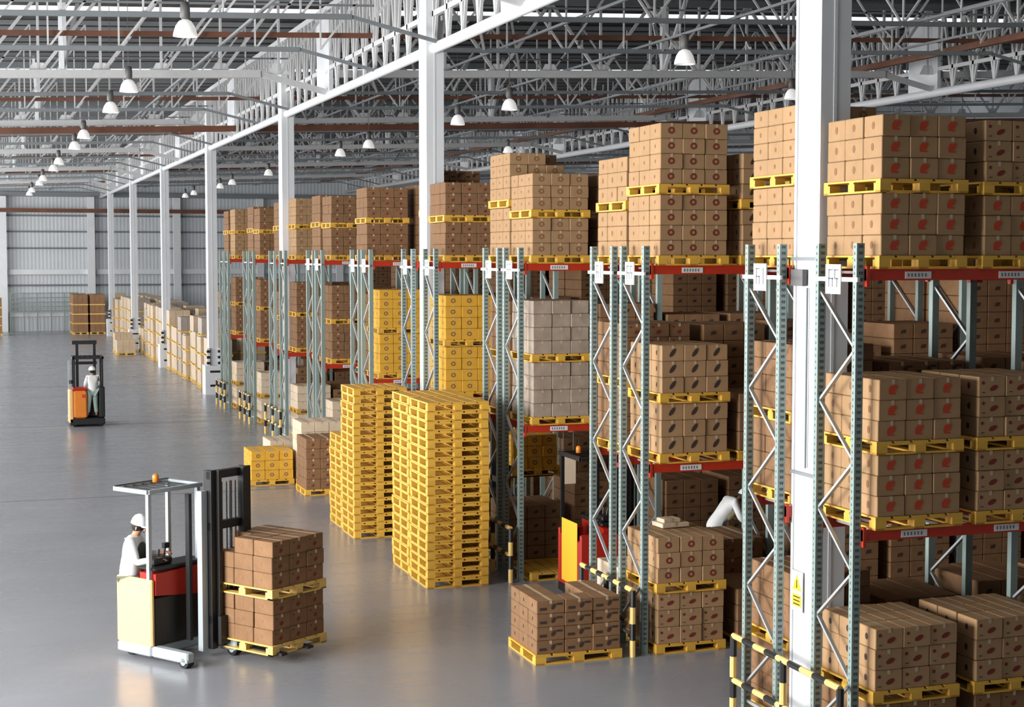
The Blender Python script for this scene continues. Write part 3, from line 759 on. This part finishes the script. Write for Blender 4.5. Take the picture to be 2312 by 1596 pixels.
def person(loc, rz, label, J, shirt='shirt', vest=None, trous='trous', scale=1.0):
    """J: joints in metres, local frame facing +X"""
    p = thing('person', loc, label, 'person', None, rz); p.scale = (scale,) * 3
    P = lambda n, r: tuple(J[n]) + (r,)
    ch = []
    hip = J['hip']; ch.append([P('hip', .085), lerp(hip, J['chest'], .5) + (.09,), P('chest', .11), P('neckb', .065), P('neck', .052), P('head', .075), P('crown', .085)])
    for s in 'lr':
        ch.append([P('chest', .11), P('sh' + s, .055), P('el' + s, .036), P('wr' + s, .028)])
        ch.append([P('hip', .085), P('hp' + s, .07), P('kn' + s, .05), P('an' + s, .04), P('to' + s, .035)])
        wv = Vector(J['wr' + s]); hd = (wv - Vector(J['el' + s])).normalized(); sd = hd.cross(Vector((0, 0, 1))).normalized(); up = sd.cross(hd)
        palm = wv + hd * .07
        ch.append([P('wr' + s, .028), tuple(palm) + (.032,)])
        for q in range(4):
            b0 = palm + hd * .02 + sd * (q - 1.5) * .02; L_ = (.07, .08, .075, .058)[q]
            ch.append([tuple(palm) + (.032,), tuple(b0) + (.0095,), tuple(b0 + hd * L_ * .5 - up * .012) + (.0085,), tuple(b0 + hd * L_ * .8 - up * .04) + (.0075,)])
        sg = -1 if s == 'l' else 1
        t0 = wv + hd * .035 + sd * sg * .03
        ch.append([tuple(palm) + (.032,), tuple(t0 + hd * .02 + sd * sg * .01) + (.011,), tuple(t0 + hd * .055 + sd * sg * .012 - up * .01) + (.009,)])
    skinmesh('body', ch, 'skin', p, 2)
    # clothing
    sh = [[(hip[0], hip[1], hip[2] - .1, .15), P('hip', .165), lerp(hip, J['chest'], .5) + (.15,), P('chest', .175), P('neckb', .09)]]
    for s in 'lr': sh.append([P('chest', .175), P('sh' + s, .085), lerp(J['sh' + s], J['el' + s], .5) + (.07,), P('el' + s, .06), lerp(J['el' + s], J['wr' + s], .85) + (.045,)])
    skinmesh('shirt', sh, shirt, p, 2)
    tr = []
    for s in 'lr': tr.append([P('hip', .155), P('hp' + s, .11), P('kn' + s, .085), lerp(J['kn' + s], J['an' + s], .9) + (.07,)])
    skinmesh('trousers', tr, trous, p, 2)
    for s in 'lr': skinmesh('shoe', [[P('an' + s, .055), P('to' + s, .05)]], 'black2', p, 2)
    if vest:
        n_, c_, h_ = Vector(J['neckb']), Vector(J['chest']), Vector(hip)
        fo = Vector((.035, 0, 0)); h_ = h_ + fo; c_ = c_ + fo; n_ = n_ + fo * .5
        skinmesh('vest', [[tuple(h_.lerp(c_, .3)) + (.165,), tuple(h_.lerp(c_, .7)) + (.175,), tuple(c_) + (.188,), tuple(c_.lerp(n_, .6)) + (.13,)]], vest, p, 2)
    # head details along the facing direction
    hc = Vector(J['head']).lerp(Vector(J['crown']), .5); fdir = Vector(J.get('face', (1, 0, 0))).normalized(); side = fdir.cross(Vector((0, 0, 1))).normalized(); upv = side.cross(fdir)
    R = Matrix((fdir, -side, upv)).transposed()
    def put(mb, name, m_, sm=True):
        mb.v = [tuple(hc + R @ Vector(v)) for v in mb.v]; mb.build(name, m_, p, sm)
    put(MB().lathe([(.001, .155), (.05, .148), (.09, .12), (.115, .07), (.122, .02), (.125, .015), (.118, .01)], 20), 'helmet', 'helmet')
    b = MB(); pts = []
    for i in range(9):
        t = -1.1 + 2.2 * i / 8; pts += [(.118 * cos(t), .118 * sin(t), .018), (.165 * cos(t * .85), .14 * sin(t), .006)]
    b.add(pts, [(2 * i, 2 * i + 1, 2 * i + 3, 2 * i + 2) for i in range(8)] + [(2 * i + 2, 2 * i + 3, 2 * i + 1, 2 * i) for i in range(8)]); put(b, 'helmet_brim', 'helmet')
    b = MB().lathe([(.001, .05), (.088, .04), (.096, .0), (.09, -.05), (.06, -.08)], 16)
    b.v = [(v[0] * .95 - .018, v[1] * .9, v[2] - .012) for v in b.v]; put(b, 'hair', 'hair')
    b = MB().lathe([(.001, .02), (.014, .0), (.018, -.02), (.001, -.03)], 8); b.v = [(v[0] + .092, v[1] * .8, v[2] - .045) for v in b.v]; put(b, 'nose', 'skin')
    b = MB()
    for sy in (-1, 1): b.box(.082, .09, sy * .032 - .013, sy * .032 + .013, -.028, -.018)
    b.box(.08, .088, -.022, .022, -.088, -.081); put(b, 'eyes_and_mouth', 'dark', False)
    for sy in (-1, 1):
        b = MB().lathe([(.001, .03), (.012, .02), (.014, 0), (.008, -.025), (.001, -.03)], 8); b.v = [(v[0], v[1] * .6 + sy * .086, v[2] - .04) for v in b.v]; put(b, 'ear', 'skin')
    return p
STAND = dict(hip=(0, 0, .95), chest=(0.01, 0, 1.32), neckb=(0, 0, 1.47), neck=(.01, 0, 1.53), head=(.02, 0, 1.60), crown=(.02, 0, 1.69),
             shl=(0, .17, 1.42), ell=(.05, .24, 1.15), wrl=(.25, .2, 1.02), shr=(0, -.17, 1.42), elr=(.05, -.24, 1.15), wrr=(.25, -.2, 1.02),
             hpl=(0, .09, .9), knl=(.02, .11, .5), anl=(0, .12, .1), tol=(.13, .14, .05), hpr=(0, -.09, .9), knr=(.03, -.11, .5), anr=(-.02, -.12, .1), tor=(.11, -.14, .05))

# ------------------------------------------------------------------ reach trucks
def W(t, s, z=0):    # truck frame: t forward, s across
    return (s, -t, z)
def wheel(parent, c, r, wd, axis='x', name='wheel'):
    b = MB(); d = Vector((1, 0, 0)) if axis == 'x' else Vector((0, 1, 0)); c = Vector(c)
    b.tube(c - d * wd / 2, c + d * wd / 2, r, 18); w_ = b.build(name, 'black2', parent, False)
    MB().tube(c - d * (wd / 2 + .01), c + d * (wd / 2 + .01), r * .55, 14).build('hub', 'silver', w_)
def reach_truck(loc, rz, label, rear='ypanel', front='rpanel', scale=1.0, mast_h=2.8, forks=True, upper=0, metal='silver'):
    """local: +X across, -Y forward"""
    r = thing('reach_truck', loc, label, 'forklift', 'reach trucks', rz); r.scale = (scale,) * 3
    # chassis
    b = MB().cbox(0, 1.12, -.75, 0, .07, .22, .02); b.build('chassis', metal, r)
    for s in (.02, .98): 
        b = MB().cbox(s, s + .14, -1.52, -.74, .07, .23, .02); b.build('straddle_leg', metal, r)
        wheel(r, (s + .07, -1.42, .1), .1, .12)
    wheel(r, (.18, -.15, .11), .11, .1)
    # body shells
    b = MB().cbox(0, .07, -.78, .0, .22, 1.22, .02); b.build('side_panel', rear, r)
    b = MB().cbox(1.05, 1.12, -.72, 0, .22, 1.2, .02); b.build('side_panel', rear, r)
    b = MB().cbox(.07, 1.05, -.08, 0, .22, 1.1, .02); b.build('rear_panel', rear, r)
    b = MB()
    b.add([(.075, -.80, .98), (1.1, -.80, .86), (1.1, -.80, 1.34), (.075, -.80, 1.30), (.075, -.45, .98), (1.1, -.45, .86), (1.1, -.45, 1.34), (.075, -.45, 1.30)],
          [(0, 1, 2, 3), (7, 6, 5, 4), (0, 4, 5, 1), (1, 5, 6, 2), (2, 6, 7, 3), (3, 7, 4, 0)]); b.build('battery_cover', front, r)
    MB().cbox(.075, 1.1, -.78, -.42, .22, .95, .02).build('battery_box', 'black', r)
    b = MB().cbox(.05, 1.08, -.82, -.4, 1.34, 1.40, .02); b.cbox(.15, .5, -.7, -.45, 1.40, 1.5, .02); b.build('dashboard', 'black', r)
    b = MB().tube((.3, -.6, 1.5), (.3, -.62, 1.62), .015, 8).tube((.42, -.58, 1.48), (.45, -.6, 1.66), .015, 8).box(.40, .5, -.63, -.57, 1.62, 1.7); b.build('control_lever', 'black', r)
    b = MB()
    for i in range(14):
        t = 2 * pi * i / 14; t2 = 2 * pi * (i + 1) / 14
        b.bar((.22 + .11 * cos(t), -.42 + .11 * sin(t), 1.43 + .03 * sin(t)), (.22 + .11 * cos(t2), -.42 + .11 * sin(t2), 1.43 + .03 * sin(t2)), .02)
    b.build('steering_wheel', 'black', r)
    MB().cbox(.35, .95, -.36, -.08, .6, .78, .03).cbox(.35, .95, -.12, -.06, .78, 1.3, .02).build('seat', 'black', r)
    # overhead guard
    for x, y in ((.04, -.70), (1.0, -.70), (.04, -.04), (1.0, -.04)): 
        if not (y > -.1 and x < .5): MB().box(x - .03, x + .03, y - .03, y + .03, 1.2, 2.5).build('guard_post', metal, r)
    b = MB()
    for p_, q_ in (((0, 0), (0, -.74)), ((0, -.74), (1.04, -.74)), ((1.04, -.74), (1.04, 0)), ((1.04, 0), (0, 0))): b.bar((p_[0], p_[1], 2.52), (q_[0], q_[1], 2.52), .06, .06, mi=0)
    for i in range(1, 6): b.bar((i * .17, 0, 2.53), (i * .17, -.74, 2.53), .025, .02, mi=1)
    b.build('overhead_guard', [metal, 'black'], r)
    MB().box(0, 1.04, -.02, .02, 2.50, 2.56).box(0, 1.04, -.76, -.72, 2.50, 2.545).build('guard_trim', 'black', r)
    MB().lathe([(.001, 0), (.05, 0), (.05, .09), (.03, .12), (.001, .12)], 12, (.62, -.2, 2.56)).build('beacon', 'oranel', r, True)
    # mast
    for x in (.74, 1.44): 
        b = MB().box(x, x + .07, -1.26, -1.12, .12, mast_h).box(x + .0, x + .11, -1.28, -1.24, .12, mast_h); b.build('mast_rail', 'black', r)
    for x in (.84, 1.34): MB().box(x, x + .06, -1.34, -1.22, .15, mast_h + upper).build('inner_rail', 'black', r)
    b = MB()
    for z in (mast_h - .13, mast_h * .68, .5): b.box(.74, 1.51, -1.27, -1.17, z, z + .12)
    if upper: b.box(.84, 1.4, -1.32, -1.24, mast_h + upper - .1, mast_h + upper)
    b.build('cross_member', 'black', r)
    b = MB().tube((1.0, -1.2, .3), (1.0, -1.2, mast_h - .2), .035, 10).tube((1.2, -1.2, .3), (1.2, -1.2, mast_h - .2), .03, 10); b.build('lift_cylinder', 'lampmetal', r, True)
    b = MB()
    for x in (.92, 1.1, 1.28): b.bar((x, -1.23, .6), (x, -1.23, mast_h - .2), .02, .012)
    b.build('lift_chain', 'lampmetal', r)
    MB().box(.62, .73, -1.2, -1.1, .1, mast_h - .3).build('mast_channel', metal, r)
    MB().box(.55, .61, -1.0, -.92, .25, 2.45).build('guard_stay', 'black', r)
    MB().box(.8, 1.5, -1.4, -1.34, .2, .62).build('fork_carriage', 'black', r)
    if forks:
        for x in (1.0, 1.55): MB().box(x, x + .12, -2.45, -1.35, .135, .175).box(x, x + .12, -1.42, -1.38, .135, .6).build('fork', 'black', r)
    return r
# nearest truck, seen from its side, heading right and towards the viewer
reach_truck((1.96, 24.3, 0), A35, 'yellow and red reach truck carrying stacked cartons, nearest on the open floor')
JN = dict(STAND)
JN.update(hip=(-.05, 0, 1.15), chest=(.0, 0, 1.50), neckb=(.03, 0, 1.66), neck=(.06, 0, 1.71), head=(.09, 0, 1.77), crown=(.1, 0, 1.86),
          shl=(0, .18, 1.6), ell=(.12, .24, 1.36), wrl=(.36, .16, 1.40), shr=(.02, -.18, 1.6), elr=(.14, -.25, 1.33), wrr=(.38, -.16, 1.36),
          hpl=(-.04, .07, 1.08), knl=(.05, .08, .7), anl=(.02, .08, .32), tol=(.13, .08, .27), hpr=(-.04, -.06, 1.08), knr=(.05, -.06, .7), anr=(.02, -.06, .32), tor=(.13, -.06, .27), face=(1, -.1, -.25))
a_ = Vector((cos(A35), sin(A35), 0)); b_ = Vector((sin(A35), -cos(A35), 0))
pn = Vector((1.96, 24.3, 0)) + a_ * .2 + b_ * .16
person((pn.x, pn.y, .0), radians(-25), 'driver in white helmet and white shirt with dark vest on the nearest truck', JN, vest='vest', scale=1.08)

# far truck seen from behind with a standing driver
ft = thing('reach_truck', (3.12, 57.3, 0), 'small orange forklift with a standing driver far down the open floor', 'forklift', 'reach trucks')
MB().cbox(0.02, 1.22, 0, 1.7, .06, .3, .03).build('chassis', 'black', ft)
MB().cbox(.16, .62, -.02, .6, .3, 1.28, .05).build('rear_panel', 'oranel', ft)
MB().cbox(.0, .16, .0, .7, .12, 1.3, .04).build('side_panel', 'ypanel', ft)
MB().cbox(.12, .64, -.03, .62, 1.28, 1.36, .03).build('panel_cap', 'rpanel', ft)
MB().box(.44, .56, -.028, -.02, 1.02, 1.14).build('panel_emblem', 'red', ft)
MB().cbox(1.02, 1.22, .0, .8, .3, 1.4, .04).build('side_panel', 'black', ft)
MB().cbox(.62, 1.02, .55, .8, .3, 1.25, .03).build('battery_box', 'black', ft)
for x, y in ((.2, .1), (1.15, .1), (.2, .95), (1.15, .95)): MB().box(x - .03, x + .03, y - .03, y + .03, 1.25, 2.4).build('guard_post', 'black', ft)
b = MB().box(.14, 1.2, .05, .11, 2.36, 2.44).box(.14, 1.2, .92, 1.0, 2.36, 2.44).box(.14, .2, .05, 1, 2.36, 2.44).box(1.14, 1.2, .05, 1, 2.36, 2.44)
for i in range(4): b.box(.3 + i * .2, .33 + i * .2, .1, .95, 2.38, 2.42)
b.build('overhead_guard', 'black', ft)
for x in (.32, .92): MB().box(x, x + .1, 1.25, 1.4, .2, 2.95).build('mast_rail', 'black', ft)
MB().box(.2, 1.05, 1.22, 1.38, 2.82, 2.95).box(.3, 1.05, 1.24, 1.36, 2.1, 2.2).build('cross_member', 'black', ft)
wheel(ft, (.2, .1, .1), .1, .1); wheel(ft, (1.05, .1, .1), .1, .1)
MB().box(.0, .08, 0.4, .46, 1.3, 2.3).build('side_post', 'silver', ft)
MB().tube((.1, .3, 1.5), (.1, .3, 1.62), .08, 10).build('control_pod', 'black', ft)
JF = dict(STAND); JF.update(knl=(.04, .12, .5), anl=(.02, .17, .1), knr=(.02, -.1, .5), anr=(0, -.13, .1))
person((3.93, 57.45, .31), radians(97), 'standing driver in white helmet seen from behind on the far orange truck', JF, vest='vesty', scale=1.0)

# third truck in the aisle behind the second double rack
t3 = reach_truck((9.75, 25.15, 0), radians(90), 'red truck with yellow end panel in the aisle behind the second double rack', rear='rpanel', scale=1.0, mast_h=2.6, forks=True, metal='black')
MB().box(.2, .85, -.0, .012, .35, 1.35).cbox(.15, .9, 0, .01, .3, 1.4, .004).build('end_panel', 'wyel', t3)
# fourth machine: tall dark mast holding the yellow cartons
t4 = thing('order_picker', (10.3, 30.5, 0), 'dark lift truck with raised forks behind the third double rack', 'forklift')
MB().cbox(-.55, .1, .05, 1.1, .08, 1.15, .04).build('body_shell', 'black', t4)
for y in (.15, .95): MB().box(-.1, 0, y, y + .1, .1, 3.2).build('mast_rail', 'black', t4)
MB().box(-.1, 0, .15, 1.05, 3.0, 3.2).box(-.1, 0, .15, 1.05, 1.3, 1.42).build('cross_member', 'black', t4)
MB().box(0, .06, .2, 1.0, 1.2, 1.7).build('fork_carriage', 'black', t4)
for y in (.35, .8): MB().box(0.02, 1.1, y, y + .12, 1.42, 1.47).build('fork', 'black', t4)
wheel(t4, (-.4, .3, .12), .12, .1, 'y')
hb = thing('hanging_board', (10.27, 27.5, 0), 'pale board hanging below the middle beam of the third double rack', 'board')
MB().cbox(0, .3, 0, .05, 1.75, 2.28, .01).build('board', 'cardw', hb)
for x in (.05, .25): MB().tube((x, .025, 2.27), (x, .025, 2.9), .008, 6).build('hanger', 'lampmetal', hb)
o = link('flat_carton', carton_mesh(.48, .34, .07, 'plain')[0], None, (10.05, 22.42, 1.772), .1); tag(o, 'flat pale carton lying on the floor level load of the third rack', 'carton')
o = link('flat_carton', carton_mesh(.3, .24, .06, 'plain')[0], None, (10.1, 22.48, 1.842), .1); tag(o, 'smaller flat carton lying on the flat pale carton', 'carton')
# worker leaning over in the second aisle
JW = dict(STAND)
JW.update(hip=(-.12, 0, .95), chest=(.16, 0, 1.26), neckb=(.3, 0, 1.36), neck=(.36, 0, 1.38), head=(.43, 0, 1.40), crown=(.5, 0, 1.46),
          shl=(.2, .18, 1.36), ell=(.3, .24, 1.1), wrl=(.5, .18, .98), shr=(.2, -.18, 1.36), elr=(.28, -.26, 1.08), wrr=(.48, -.2, .96), face=(1, 0, -.5))
person((12.35, 25.1, .32), radians(0), 'worker in white shirt bending forward between the second and third double racks', JW, vest='vesty')
pt = thing('work_platform', (12.0, 24.75, 0), 'low dark platform under the bending worker in the aisle', 'platform')
MB().cbox(0, 1.1, 0, .8, .1, .33, .02).build('deck', 'lampmetal', pt)
for x in (.1, 1.0):
    for y in (.1, .7): MB().box(x - .04, x + .04, y - .04, y + .04, 0, .1).build('leg', 'black', pt)
